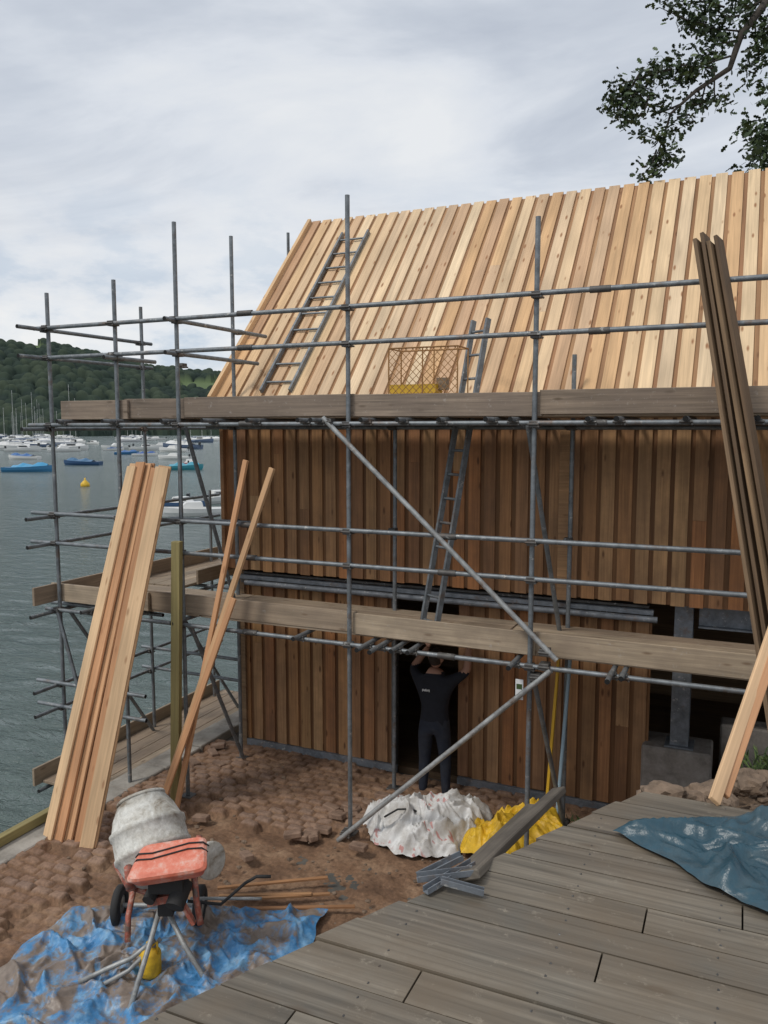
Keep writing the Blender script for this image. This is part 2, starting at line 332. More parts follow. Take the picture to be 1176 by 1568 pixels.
# ------------------------------------------------------------------ boathouse
bh=empty("boathouse")
def clad(mb,base_o,length,ldir,udir,up,nrm,pitch=.187,wid=.140,rec=.022,end_jit=.01):
    o=Vector(base_o);l=Vector(ldir);u=Vector(udir);n=Vector(nrm); x=0
    while x<length-.02:
        wd=min(wid+random.uniform(-.006,.004),length-x); a=o+l*(x+wd/2); 
        segs=[(0,up)]
        if random.random()<.22:
            c=random.uniform(.3,.7)*up; segs=[(0,c-.001),(c+.001,up)]
        for (s0,s1) in segs:
            mb.beam(a+u*(s0+random.uniform(-end_jit,end_jit)*(s0==0))+n*(rec*1.5),a+u*(s1+random.uniform(0,end_jit)*(s1==up))+n*(rec*1.5+random.uniform(0,.002)),wd-.003,rec,l,0)
        x2=x+wd; g2=min(pitch-wid+.05,length-x2+.02)
        if g2>0: mb.beam(o+l*(x2+g2/2-.025)+n*rec*.45,o+l*(x2+g2/2-.025)+u*(up-.012)+n*rec*.45,g2,rec,l,1)
        x+=pitch
sh=MB()
XL,XR=-6.22,6.0; YF,YB=8.90,13.75; ZE=4.80; RY,RZ=11.32,7.53
sh.box(((XL+XR)/2,YF+.06,3.70),(XR-XL,.12,2.24)); sh.box(((XL+XR)/2,YB-.06,2.3),(XR-XL,.12,4.9))
sh.box((XL+.06,(YF+YB)/2,2.35),(.12,YB-YF-.26,4.7)); sh.box((XR-.06,(YF+YB)/2,2.35),(.12,YB-YF-.26,4.7))
for x in(XL+.06,XR-.06): sh.add([(x-.05,YF+.1,ZE-.15),(x+.05,YF+.1,ZE-.15),(x-.05,YB-.1,ZE-.15),(x+.05,YB-.1,ZE-.15),(x-.05,RY,RZ-.15),(x+.05,RY,RZ-.15)],[(0,2,4),(1,5,3),(0,4,5,1),(2,3,5,4)])
sh.box(((XL+XR)/2,(YF+YB)/2,2.66),(XR-XL-.3,YB-YF-.3,.1)); sh.box(((XL+XR)/2,(YF+YB)/2+.1,-.02),(XR-XL-.3,YB-YF-.5,.1))
sh.box(((-6.2-3.9)/2,9.17,1.2),(2.3,.1,2.4)); sh.box(((-3.03-.85)/2,9.17,1.13),(2.18,.1,2.26))
sl_=Vector((0,RY-8.66,RZ-4.72)); SLc=sl_.length; su=sl_.normalized(); sn=Vector((0,-su.z,su.y))
a=[Vector((XL,8.72,4.70)),Vector((XR,8.72,4.70)),Vector((XR,RY,RZ-.02)),Vector((XL,RY,RZ-.02)),Vector((XL,13.92,4.70)),Vector((XR,13.92,4.70))]
sh.add(a,[(0,1,2,3),(3,2,5,4)]); a2=[v-Vector((0,0,.12)) for v in a]; sh.add(a2,[(3,2,1,0),(4,5,2,3)])
sh.build("shell",[M['oldbrown']],bh)
uw=MB(); clad(uw,(XL-.02,YF,2.53),XR-XL,(1,0,0),(0,0,1),2.3,(0,-1,0)); uw.box((XL-.03,YF-.03,3.65),(.05,.16,2.3),0,.6)
uw.box((-1.76,YF-.075,3.65),(.12,.05,2.3),0,.5)
uw.build("upper_wall",[M['larch_wall'],M['larch_wall_shade']],bh)
lw=MB(); clad(lw,(-6.19,9.12,.12),2.31,(1,0,0),(0,0,1),2.30,(0,-1,0)); clad(lw,(-3.05,9.12,.12),2.23,(1,0,0),(0,0,1),2.18,(0,-1,0),end_jit=.02)
lw.build("lower_wall",[M['larch_wall'],M['larch_wall_shade']],bh)
rf=MB(); clad(rf,(XL-.03,8.66,4.72),XR-XL,(1,0,0),su,SLc+.02,sn,end_jit=.014) 
rf.beam(Vector((XL-.05,8.64,4.73))+sn*.02,Vector((XL-.05,RY,RZ))+sn*.03,.05,.16,(1,0,0),0,.8)
su2=Vector((0,-su.y,su.z)); sn2=Vector((0,su.z,su.y)); clad(rf,(XL-.03,13.98,4.72),XR-XL,(1,0,0),su2,SLc,sn2)
rf.build("roof",[M['larch'],M['larch_roof_shade']],bh)
fr_=MB()
fr_.box((-5.0,9.06,.075),(2.3,.05,.09),0); fr_.box((-1.94,9.06,.075),(2.2,.05,.09),0)
fr_.box((-3.45,8.93,2.42),(5.3,.09,.05),0); fr_.box((-3.45,9.0,2.47),(5.2,.1,.03),1); fr_.box((-3.45,8.97,2.36),(5.3,.03,.06),1)
fr_.tube((-5.95,8.84,2.36),(-.75,8.84,2.36),.035,0,cap=2)
fr_.box((-3.9,9.1,1.2),(.05,.12,2.3),1); 
for dy in(-.09,.09): fr_.box((-.50,9.15+dy,1.72),(.19,.014,1.6),0)
fr_.box((-.50,9.15,1.72),(.012,.17,1.6),0); fr_.box((-.5,9.15,.93),(.3,.3,.02),0)
for z in(2.28,2.51): fr_.box((2.9,9.10,z),(6.5,.16,.016),0)
fr_.box((2.9,9.10,2.395),(6.5,.012,.21),0); fr_.tube((-.7,9.3,1.78),(6,9.3,1.78),.05,0,cap=2)
fr_.build("steel_frame",[M['steel'],M['coup'],M['black']],bh,bevel=.003)
pl=MB(); pl.box((-.52,9.2,.52),(.72,.5,.8)); pl.box((1.0,9.9,.5),(2.2,.3,1.0)); pl.build("concrete_plinth",[M['concrete']],bevel=.02)
# ------------------------------------------------------------------ scaffolding
sc=empty("scaffolding"); T=.0242
YO,YI=7.42,8.60
std=MB();led=MB();tra=MB();brc=MB();cp=MB()
def coupler(p,s=1.0):
    p=Vector(p); cp.box(p+Vector((0,-.0,0)),(.085*s,.10*s,.06*s)); cp.tube(p+Vector((-.055,-.055,.0)),p+Vector((.055,-.055,.0)),.012,n=6); cp.tube(p+Vector((.05,-.06,-.02)),p+Vector((.05,.05,-.02)),.011,n=6)
stds=[(-7.77,YO,-2.6,6.02),(-6.74,YO,-2.6,6.10),(-5.85,YO,0,6.66),(-3.70,YO,0,6.70),(-1.77,YO,0,6.30),(1.1,YO,1.2,6.5),
      (-7.77,9.11,-2.6,6.08),(-5.9,YI,0,6.76),(-3.70,YI,0,4.42),(-1.66,YI,0,5.16),(1.1,YI,.5,5.2),(-7.0,10.4,-2.6,4.3),(-6.66,11.26,-2.6,7.44),(-7.77,10.6,-2.6,3.4)]
for x,y,a,b_ in stds:
    std.tube((x+random.uniform(-.01,.01),y,a),(x+random.uniform(-.015,.015),y+random.uniform(-.01,.01),b_),T,0,12,cap=1)
    if a>=0: cp.box((x,y,a+.05),(.15,.15,.008))
for z,xa,xb in((5.60,-7.95,2.4),(5.24,-8.0,2.4),(4.43,-8.1,2.5),(3.33,-8.12,2.4),(2.97,-8.15,2.4),(2.13,-7.95,2.4)):
    yy=YO-.052
    joints=[xa]+[j for j in (-4.9,-1.2 if z>4 else -2.6) if xa<j<xb]+[xb]
    led.tube((xa,yy,z+random.uniform(-.01,.01)),(xb,yy,z+.02),T,0,12,cap=1)
    for x,y,a,b_ in stds[:6]:
        if a<z<b_ and x>xa: coupler((x,YO-.026,z))
    for j in joints[1:-1]: led.tube((j-.09,yy,z+.01),(j+.09,yy,z+.01),T+.008,2)
for z,xa,xb in((4.40,-6.3,2.4),(2.12,-6.1,2.4),(3.2,-6.9,-5.6)):
    led.tube((xa,YI-.05,z),(xb,YI-.05,z),T,0,12,cap=1)
    for x in(-5.9,-3.7,-1.66):
        if x>xa: coupler((x,YI-.03,z))
for x in(-7.82,):
    for z in(5.58,5.24,4.38,3.30,2.96,2.10,1.15,.85,-.1):
        led.tube((x,7.0,z),(x,10.9 if z<4.5 else 9.35,z+.01),T,0,12,cap=1); coupler((x,7.42,z)); coupler((x,9.11,z))
for z in(1.18,.88): led.tube((-8.15,7.36,z),(-6.4,7.36,z+.02),T,0,12,cap=1); led.tube((-8.0,9.16,z),(-6.3,9.16,z),T,0,cap=1)
led.tube((-8.1,7.36,-.15),(-6.5,7.36,-.15),T,0,cap=1)
led.tube((-6.95,7.5,2.1),(-6.95,11,2.1),T,0,cap=1); led.tube((-6.95,7.5,-.12),(-6.95,11,-.12),T,0,cap=1)
for x,z,ye in((-5.87,5.585,9.15),(-5.87,5.22,8.95),(-6.74,5.2,8.0)):
    tra.tube((x+.05,7.18,z),(x+.10,ye,z),T,0,12,cap=1); coupler((x+.03,7.42,z)); coupler((x+.04,8.6,z))
for x in(-7.5,-6.7,-5.95,-5.3,-4.75,-4.15,-3.98,-3.45,-3.05,-2.65,-2.15,-1.95,-1.25,-1.0,-.45,.1,.9,1.7):
    z=4.475; y0=7.15+random.uniform(-.06,.12); tra.tube((x,y0,z),(x,8.78,z),T,0,12,cap=1); coupler((x,7.37,4.45),.9)
for x in(-7.2,-6.5,-5.85,-4.25,-3.45,-3.30,-3.12,-2.95,-1.9,-1.0,-.9,.2,1.0):
    z=2.18; y0=7.10+random.uniform(-.1,.12); tra.tube((x,y0,z),(x,8.75,z),T,0,12,cap=1); coupler((x,7.37,2.15),.9)
for y in(7.6,8.4,9.3,10.2,10.8):
    for z in(2.15,-.07): tra.tube((-8.1,y,z),(-6.3 if z>0 else -6.9,y,z),T,0,cap=1)
brc.tube((-3.95,7.33,4.50),(-1.50,7.33,2.24),T+.002,0,12,cap=1); brc.tube((-3.80,7.32,-.02),(-1.55,7.32,2.14),T+.002,0,12,cap=1)
brc.tube((-1.85,7.48,4.42),(-1.70,8.52,2.1),T,1,12); brc.tube((-5.82,7.5,4.4),(-5.86,8.5,2.1),T,1,12)
brc.tube((-5.8,7.48,2.1),(-5.8,8.5,.1),T,1); brc.tube((-7.7,7.5,2.1),(-7.7,9.0,.0),T,1); brc.tube((-7.7,9.3,2.1),(-7.1,10.3,.0),T,1); brc.tube((-7.75,7.36,2.1),(-6.7,7.36,-1.3),T,1)
brc.tube((-1.78,7.5,2.1),(-1.6,8.4,.1),T,1)
for p in((-3.9,7.37,4.46),(-1.62,7.37,2.3),(-1.7,7.37,2.05),(-3.72,7.37,.06),(-1.62,7.37,2.16)): coupler(p,1.1)
mt=[M['galv'],M['black'],M['coup']]
std.build("standards",mt,sc);led.build("ledgers",mt,sc);tra.build("transoms",mt,sc);brc.build("braces",[M['galvL'],M['galv']],sc);cp.build("couplers",[M['coup']],sc,bevel=.006)
tb=MB()
for xa,xb,z,dy in((-7.66,-6.62,4.61,0),(-6.70,-5.72,4.625,.04),(-5.80,-3.66,4.625,0),(-3.70,-1.72,4.625,.002),(-1.74,2.4,4.635,0)):
    tb.beam((xa,7.475+dy,z),(xb,7.475+dy,z+random.uniform(-.01,.01)),.036,.225,(0,1,0))
tb.build("toe_boards",[M['scaff']],sc,bevel=.004)
tb=MB()
for xa,xb,z,dy in((-7.95,-6.4,2.33,.0),(-6.6,-3.66,2.345,.04),(-3.68,-1.74,2.345,0),(-1.78,2.4,2.33,.04)):
    tb.beam((xa,7.475+dy,z),(xb,7.475+dy,z+random.uniform(-.012,.01)),.036,.225,(0,1,0))
tb.beam((-7.87,7.1,2.33),(-7.87,10.9,2.33),.036,.225,(1,0,0)); tb.beam((-7.90,7.0,.06),(-7.90,10.9,.06),.036,.225,(1,0,0)); tb.beam((-6.85,9.0,2.33),(-6.85,10.9,2.33),.036,.2,(1,0,0))
tb.build("lower_toe_boards",[M['scaff2']],sc,bevel=.004)
pb=MB()
for i in range(5):
    y=7.62+i*.235
    for xa,xb in((-7.6,-5.7),(-5.68,-2.2),(-2.18,2.4)): pb.beam((xa,y,4.52),(xb,y,4.52),.225,.038,(0,1,0)); 
    for xa,xb in((-7.9,-5.7),(-5.68,-2.2),(-2.18,2.4)): pb.beam((xa,y,2.225),(xb,y,2.225),.225,.038,(0,1,0))
for i in range(4):
    x=-7.74+i*.235
    pb.beam((x,8.75,2.225),(x,10.95,2.225),.225,.038,(1,0,0)); pb.beam((x,7.1,-.02),(x,10.95,-.02),.225,.038,(1,0,0))
pb.build("platform_boards",[M['scaff2']],sc,bevel=.004)
tg=MB(); tg.box((-1.86,7.37,1.90),(.075,.006,.20),0); tg.box((-1.86,7.366,1.93),(.055,.004,.05),1); tg.build("inspection_tag",[M['white'],M['grass']])
# ------------------------------------------------------------------ ladders
def ladder(name,p0,p1,off,step=.26):
    mb=MB();p0=Vector(p0);p1=Vector(p1);off=Vector(off);n=int((p1-p0).length/step)
    for o in(Vector(),off): mb.beam(p0+o,p1+o,.03,.06,off,0)
    for i in range(n):
        q=p0+(p1-p0)*((i+.5)/n); mb.tube(q,q+off,.015,0,8)
    return mb.build(name,[M['galv']])
nf=sn*.075
ladder("roof_ladder",Vector((-5.56,8.74,4.80))+nf,Vector((-5.54,11.0,7.20))+nf,(.42,0,0),.30)
ladder("ladder",(-3.02,7.75,2.26),(-2.72,8.5,5.55),(.20,-.12,0))
wb=MB(); x0,x1,z0,z1=-3.34,-2.60,4.72,5.20
for y in(7.62,7.95):
    for p,q in(((x0,z0),(x1,z0)),((x0,z1),(x1,z1)),((x0,z0),(x0,z1)),((x1,z0),(x1,z1)),((x0+.37,z0),(x0+.37,z1))): wb.tube((p[0],y,p[1]),(q[0],y,q[1]),.008,0,6)
for x in(x0,x1):
    for z in(z0,z1): wb.tube((x,7.62,z),(x,7.95,z),.008,0,6)
k=-.5
while k<.75:
    for sgn in(1,-1):
        a0=max(x0,x0+k);a1=min(x1,x0+k+.48)
        if a1>a0+.02:
            za=z0+(a0-x0-k);zb=z0+(a1-x0-k)
            if sgn<0: za,zb=z1-(za-z0),z1-(zb-z0)
            wb.tube((a0,7.62,za),(a1,7.62,zb),.0035,0,5)
    k+=.075
wb.box((-3.08,7.72,4.79),(.5,.2,.09),1); wb.box((-2.80,7.75,4.84),(.10,.1,.12),2)
wb.build("wire_basket",[M['rust'],M['yellow'],M['scaff2']])
# ------------------------------------------------------------------ leaning timber
lb=MB()
cfg=[(-6.63,-6.42,.0),(-6.49,-6.30,.012),(-6.40,-6.235,.05),(-6.20,-6.10,.05),(-6.10,-6.00,.02)]
for i,(xb,xt,dy) in enumerate(cfg):
    lb.beam((xb,6.02+dy,.02),(xt,7.28+dy,3.97+random.uniform(-.04,.05)),.155,.024,(1,-.25 if i<3 else .35,0))
    lb.beam((xb+.01,6.055+dy,.02),(xt+.012,7.315+dy,3.95+random.uniform(-.06,.05)),.15,.024,(1,-.2 if i<3 else .3,0))
lb.build("larch_boards",[M['fresh']],bevel=.002)
lb=MB(); lb.beam((-5.88,7.22,0),(-5.80,7.27,3.12),.10,.10,(1,.3,0)); lb.build("timber_post",[M['post']],bevel=.004)
lb=MB(); lb.beam((-5.78,7.10,.02),(-4.89,7.32,4.05),.065,.035,(1,-.2,0)); lb.beam((-5.96,7.02,.02),(-4.56,7.32,3.97),.07,.035,(1,-.2,0)); lb.beam((-5.93,6.98,.02),(-5.0,7.2,2.55),.07,.03,(1,0,0))
lb.build("timber_battens",[M['fresh']],bevel=.003)
lb=MB()
for i,(dx,dy,dz) in enumerate(((-.08,0,0),(-.030,.03,.05),(.025,-.01,-.03),(.075,.04,.02))):
    lb.beam((.46+dx*1.3,6.25+dy,1.85),(-.33+dx,7.30+dy,5.93+dz),.15,.030,(.25,1,.2))
lb.build("old_boards",[M['oldbrown']],bevel=.003)
lb=MB(); lb.beam((-.045,3.44,2.87),(.72,7.3,4.47),.05,.022,(1,.1,-.9)); lb.beam((-.01,3.52,2.87),(.80,7.3,4.49),.045,.022,(1,.1,-.7)); lb.build("deck_side_boards",[M['fresh']],bevel=.003)
# ------------------------------------------------------------------ deck
dk=empty("deck"); db=MB(); xl=lambda y:-.92+(y-2.38)*.545
y=3.46; zt=2.85
while y>-3:
    y0=y-.138; gz=random.uniform(-.004,.004); k=random.random()*50
    xr=4.0; s=xl(y); j=random.uniform(.2,2.6)+s; jj=random.uniform(-.014,.014)
    for (a0,a1,b0,b1) in((xl(y0)+jj,xl(y)+jj,j-.003,j-.003),(j+.003,j+.003,xr,xr)):
        vs=[];wc=[]; rr_=random.random()
        for z in(zt-.032+gz,zt+gz):
            for (x_,y_) in((a0,y0),(b0,y0),(b1,y),(a1,y)): vs.append((x_,y_,z)); wc.append((x_+k,y_,k))
        db.add(vs,[(0,3,2,1),(4,5,6,7),(0,1,5,4),(1,2,6,5),(2,3,7,6),(3,0,4,7)],0,wc,rr_); k+=7
    for xs_ in np.arange(math.floor(s/.45)*.45+.45,4,.45):
        if abs(xs_-j)>.03:
            for q in(.03,.108): db.tube((xs_+random.uniform(-.006,.006),y0+q,zt+gz-.002),(xs_,y0+q,zt+gz+.0008),.0042,1,8)
    y-=.1445
db.build("deck_boards",[M['deck'],M['coup']],dk)
ds=MB(); ds.beam((xl(-3)+.03,-3,2.73),(xl(3.4)+.03,3.4,2.73),.03,.16); ds.beam((xl(3.4)+.05,3.42,2.73),(4,3.42,2.73),.03,.16)
for yy in(-1,1,3.1):
    for xx in(xl(yy)+.15,2,3.9): ds.beam((xx,yy,-.1),(xx,yy,2.7),.1,.1,(1,0,0))
for xx in np.arange(-1.35,4,.45): ds.beam((xx,-2.9 if xx>xl(-2.9) else (xx+.92)/.545+1,2.74),(xx,min(3.38,(xx+.92)/.545+2.3),2.74),.05,.14)
ds.build("joists",[M['oldbrown']],dk)
# ------------------------------------------------------------------ crumpled sheets
def sheet(name,cx,cy,outline,z0,amp,mat,dome=0,freq=2.6,nr=70,nt_=260,seed=0,edge=.06,parent=None,stretch=(1,1)):
    P=[Vector((a,b,0)) for a,b in outline]; n=len(P); c=Vector((cx,cy,0)); vs=[];
    L=[0]
    for i in range(n): L.append(L[-1]+(P[(i+1)%n]-P[i]).length)
    for r in range(nr+1):
        s=r/nr
        for t in range(nt_):
            q=t/nt_*L[-1]; i=0
            while L[i+1]<q and i<n-1: i+=1
            f_=(q-L[i])/(L[i+1]-L[i]); p=P[i].lerp(P[(i+1)%n],f_)
            p=p+(p-c).normalized()*edge*mn.noise(Vector((p.x*4,p.y*4,seed)))
            v=c+(p-c)*s
            w_=Vector((v.x*freq*stretch[0],v.y*freq*stretch[1],seed)); w_=w_+.5*Vector((mn.noise(w_*1.3+Vector((5,0,0))),mn.noise(w_*1.3+Vector((0,9,0))),0))
            rd=(1-abs(mn.noise(w_))*2.2)**2*.6+(1-abs(mn.noise(w_*2.3+Vector((3,3,3))))*2)**2*.28+(1-abs(mn.noise(w_*5)*2))*.12
            ed=min(1,(1-s)*6+.25)
            z=z0+amp*max(0,rd)*ed+dome*(1-s**2.4)*(.8+.5*mn.noise(w_*.6))
            vs.append((v.x,v.y,z))
    fs=[(r*nt_+t,r*nt_+(t+1)%nt_,(r+1)*nt_+(t+1)%nt_,(r+1)*nt_+t) for r in range(nr) for t in range(nt_)]
    mb=MB(); mb.add(vs,fs,0,None,.5,True); return mb.build(name,[mat],parent)
sheet("blue_tarp",-4.3,4.95,[(-5.3,4.15),(-5.42,5.15),(-5.05,5.32),(-4.72,5.66),(-4.0,5.75),(-3.28,6.08),(-3.12,5.45),(-3.45,4.9),(-3.70,4.2),(-4.2,3.9),(-4.9,3.75)],.035,.13,M['tarp'],seed=3,freq=2.6,nr=90,nt_=320)
sheet("teal_tarp",.45,3.05,[(-.40,3.03),(-.18,3.24),(.10,3.37),(.8,3.42),(1.5,3.2),(1.4,2.5),(.5,2.50),(.20,2.66),(-.06,2.78),(-.16,2.90)],2.858,.10,M['tarp2'],seed=8,freq=3.2,edge=.02,stretch=(.7,1.3))
wbg=sheet("white_bulk_bag",-3.0,7.85,[(-3.72,7.72),(-3.5,8.12),(-2.9,8.30),(-2.42,8.55),(-2.38,8.0),(-2.50,7.45),(-2.90,7.22),(-3.35,7.35)],.0,.20,M['wbag'],dome=.26,seed=12,freq=3.2,edge=.14)
sheet("yellow_sack",-2.05,8.0,[(-2.48,7.45),(-2.50,8.0),(-2.2,8.4),(-1.72,8.45),(-1.45,8.2),(-1.6,7.8),(-2.1,7.3)],.05,.17,M['ybag'],dome=.30,seed=15,freq=3.2,edge=.12)
sb=MB()
sb.path([(-3.30+.1*i,7.42+.10*i+.03*math.sin(i),.30+.05*math.sin(i*1.3)) for i in range(6)],.010)
sb.build("bag_strap",[M['rubber']],wbg)
# ------------------------------------------------------------------ odds and ends
mb=MB(); mb.beam((-.84,4.25,2.42),(-.79,2.48,2.885),.075,.035,(1,0,.35)); mb.beam((-.93,4.0,2.42),(-.83,2.60,2.83),.06,.03,(1,0,.1)); mb.build("old_plank",[M['oldgrey']],bevel=.005)
mb=MB()
for (a,b_,s_) in (((-.95,2.41,2.868),(-.78,2.50,2.885),.032),((-.90,2.36,2.862),(-.80,2.56,2.88),.025),((-.99,2.52,2.80),(-.86,2.62,2.86),.035),((-.86,2.40,2.885),(-.72,2.43,2.862),.02)):
    a=Vector(a);b_=Vector(b_); mb.beam(a,b_,s_,.003)
    dn_=(b_-a).cross(Vector((0,0,1))).normalized()*s_*.47
    for q_ in(dn_,-dn_): mb.beam(a+q_+Vector((0,0,.010)),b_+q_+Vector((0,0,.010)),.003,.02)
mb.build("steel_offcuts",[M['steel']])
bt=MB()
for p,q in(((-4.38,5.95,.05),(-3.5,6.52,.06)),((-4.1,5.85,.06),(-3.36,6.30,.05)),((-3.95,5.78,.05),(-3.05,6.2,.06)),((-4.3,5.86,.04),(-3.5,6.2,.07))): bt.beam(p,q,.035,.02)
bt.build("loose_battens",[M['stick']],bevel=.002)
mb=MB(); mb.beam((-1.80,8.35,.02),(-1.72,8.53,1.98),.03,.05,(1,0,0),0); mb.build("yellow_spirit_level",[M['yellow']],bevel=.003)
mb=MB(); mb.tube((-1.68,8.35,.02),(-1.60,8.53,1.95),.02,0); mb.tube((-1.68,8.35,.02),(-1.685,8.33,-.02),.028,0); mb.build("conduit_pipe",[M['plastic_blue']])
def rock(mb,c,s,seed,sub=3):
    bm=bmesh.new(); bmesh.ops.create_icosphere(bm,subdivisions=sub,radius=1)
    for v in bm.verts:
        d=v.co.copy(); v.co=d*(1+.45*mn.noise(d*1.6+Vector((seed,0,0)))+.18*mn.noise(d*4+Vector((seed,0,0)))); v.co=Vector((v.co.x*s[0],v.co.y*s[1],v.co.z*s[2]))+Vector(c)
    mb.add([v.co[:] for v in bm.verts],[tuple(v.index for v in f.verts) for f in bm.faces],0,None,None,False); bm.free()
rk=MB() 
for i,(x,y,z,s) in enumerate([(-.24,3.62,2.78,.075),(-.14,3.66,2.76,.05),(-.34,3.75,2.70,.05),(.0,3.9,2.62,.04),(-.1,5.0,2.2,.10),(.12,5.3,2.2,.11),(-.05,5.7,1.95,.08),(.3,6.0,1.95,.12),(.0,6.4,1.7,.09),(-.28,5.4,1.65,.07),(.2,6.9,1.5,.13),(-.2,7.2,1.2,.1),(-.5,6.3,1.0,.09),(-.45,3.8,2.4,.06)]):
    rock(rk,(x,y,z),(s*random.uniform(.9,1.4),s,s*random.uniform(.6,.9)),i*3.1)
for i in range(170):
    s=random.uniform(.012,.045); x=random.uniform(-.6,.7);y=random.uniform(3.6,8); rock(rk,(x,y,float(np.interp(y,[3.3,4.2,5,6,7.2,9],[2.62,2.5,2.22,1.87,1.4,.5]))*float(sst(np.array(x),-.9,.05))+.0),(s,s,s*.7),i,2)
rk.build("rubble_pile",[M['rock']])
rb=MB()
for i in range(220):
    s=random.uniform(.007,.026); rock(rb,(random.uniform(-6.2,-2.0),random.uniform(4.5,8.8),.02),(s*1.3,s,s*.7),i+9,2)
rb.build("rubble",[M['rock']])
def tuft(mb,c,n,h,sp):
    for i in range(n):
        a=random.random()*6.28; r=random.random()*sp; x=c[0]+math.cos(a)*r;y=c[1]+math.sin(a)*r; l=h*random.uniform(.5,1.2); lean=Vector((random.gauss(0,.4),random.gauss(0,.4),1)).normalized(); w_=Vector((math.cos(a),math.sin(a),0))*.006
        p=Vector((x,y,c[2])); m_=p+lean*l*.6; t=m_+(lean+Vector((lean.x,lean.y,-.5))).normalized()*l*.5
        mb.add([p-w_,p+w_,m_+w_*1.5,t,m_-w_*1.5],[(0,1,2,3,4)])
gt=MB()
for c,n,h,sp in(((.28,7.6,1.32),90,.16,.3),((.35,6.9,1.72),60,.13,.25),((-1.4,8.5,0),110,.16,.3),((-1.2,8.0,0),90,.16,.35),((-.9,7.4,.3),60,.15,.3),((.3,8.3,.92),70,.18,.3)): tuft(gt,c,n,h,sp)
gt.build("weeds",[M['grass']])
# ------------------------------------------------------------------ cement mixer
cm=empty("cement_mixer",(-4.2,5.0,.04),RAD(24))
d=MB(); ax=Vector((-.30,.45,.62)).normalized(); oc=Vector((-.15,.12,.94))
d.lathe(oc,ax,[(-.36,.0),(-.36,.10),(-.345,.17),(-.30,.225),(-.22,.27),(-.13,.295),(-.12,.312),(-.09,.312),(-.08,.30),(.06,.305),(.07,.318),(.10,.318),(.11,.30),(.22,.255),(.33,.20),(.34,.21),(.355,.20),(.24,.215),(.06,.27),(-.26,.2),(-.32,0)],0,48,jit=.016)
d.build("drum",[M['crust']],cm)
fm=MB()
fm.path([(-.38,.15,.94),(-.44,.1,.72),(-.32,.02,.58),(0,-.05,.52),(.22,0,.58),(.28,.05,.80),(.26,.1,.98)],.024,0)
fm.path([(.0,-.05,.56),(-.03,-.32,.36),(-.10,-.83,-.02)],.022,2); fm.path([(.02,-.08,.45),(.2,-.22,.22),(.46,-.42,-.02)],.022,2)
fm.path([(0,-.05,.58),(-.1,.2,.35),(-.15,.41,.17)],.024,2); fm.tube((-.50,.41,.17),(.16,.41,.17),.02,2)
fm.path([(-.25,-.02,.62),(-.27,-.14,.42),(-.25,-.24,.26)],.024,0); fm.path([(.26,-.1,.78),(.30,-.2,.60),(.34,-.25,.42)],.026,0)
fm.path([(-.22,-.25,.90),(-.23,-.2,.70),(-.25,-.02,.62)],.035,0); fm.beam((-.05,-.2,.78),(.22,-.2,.78),.22,.14,mi=1); fm.beam((.05,-.15,.46),(.05,-.15,.76),.12,.12,mi=1); fm.beam((-.08,-.22,.60),(.2,-.22,.66),.08,.06,mi=0)
fm.tube((.16,-.34,.62),(.20,-.18,.74),.075,1,14); fm.tube((-.05,-.32,.66),(-.02,-.18,.72),.05,1,12); fm.beam((.18,-.3,.70),(.30,-.3,.46),.05,.03,mi=0)
fm.path([(-.58,-.42,.05),(-.40,-.36,.11),(-.2,-.3,.17),(-.02,-.3,.32)],.02,2); fm.path([(-.45,-.5,.04),(-.2,-.38,.12),(.02,-.25,.3)],.018,2)
fm.path([(.15,.1,.4),(.42,.15,.34),(.62,.2,.50),(.72,.2,.56),(.84,.2,.56)],.014,1); fm.path([(.15,.2,.36),(.45,.3,.30),(.75,.25,.33)],.014,2)
fm.build("frame",[M['redf'],M['rubber'],M['galvL']],cm)
wh=MB()
for x in(-.53,.18):
    wh.lathe((x-.035,.41,.17),(1,0,0),[(0,.09),(0,.15),(.01,.168),(.06,.168),(.07,.15),(.07,.09),(.035,.085)],0,28); wh.lathe((x-.02,.41,.17),(1,0,0),[(0,0),(0,.09),(.04,.09),(.04,0)],1,20)
wh.build("wheels",[M['rubber'],M['crust']],cm)
hd=MB(); 
c0=Vector((.13,-.30,.99)); ex=Vector((.95,.05,.13)).normalized(); ey=Vector((0,.88,.48)).normalized(); ez=ex.cross(ey)
prof=[(-.08,-.12,.90),(-.02,.0,.98),(.0,.0,1.03),(.015,.0,1.03),(.035,-.02,.96),(.045,-.06,.80)]
vs=[];n=32
for (h_,ins,scl) in prof:
    for j in range(n):
        an=2*math.pi*j/n; cxx=math.copysign(abs(math.cos(an))**.25,math.cos(an))*.28*scl; cyy=math.copysign(abs(math.sin(an))**.25,math.sin(an))*.15*scl
        vs.append(c0+ex*(cxx*(1-.10*cyy/.15))+ey*cyy+ez*h_)
fs=[(i*n+j,i*n+(j+1)%n,(i+1)*n+(j+1)%n,(i+1)*n+j) for i in range(len(prof)-1) for j in range(n)]+[tuple(range(5*n,6*n))]
hd.add(vs,fs,0,None,.5,False)
for o_ in(.02,.07): hd.path([c0+ex*t*.28+ey*(o_+.02*math.sin(t*3))+ez*(.052 if abs(t)<.95 else .0) for t in(-1.04,-.9,-.5,0,.5,.9,1.04)],.006,1)
hd.build("motor_hood",[M['red'],M['rubber']],cm,bevel=.004)
hw=MB(); hw.lathe((.36,.0,.82),(.75,-.6,.25),[(0,0),(0,.05),(-.01,.12),(.0,.145),(.03,.15),(.04,.135),(.03,.05),(.035,0)],0,26); hw.build("gear_cover",[M['crust']],cm)
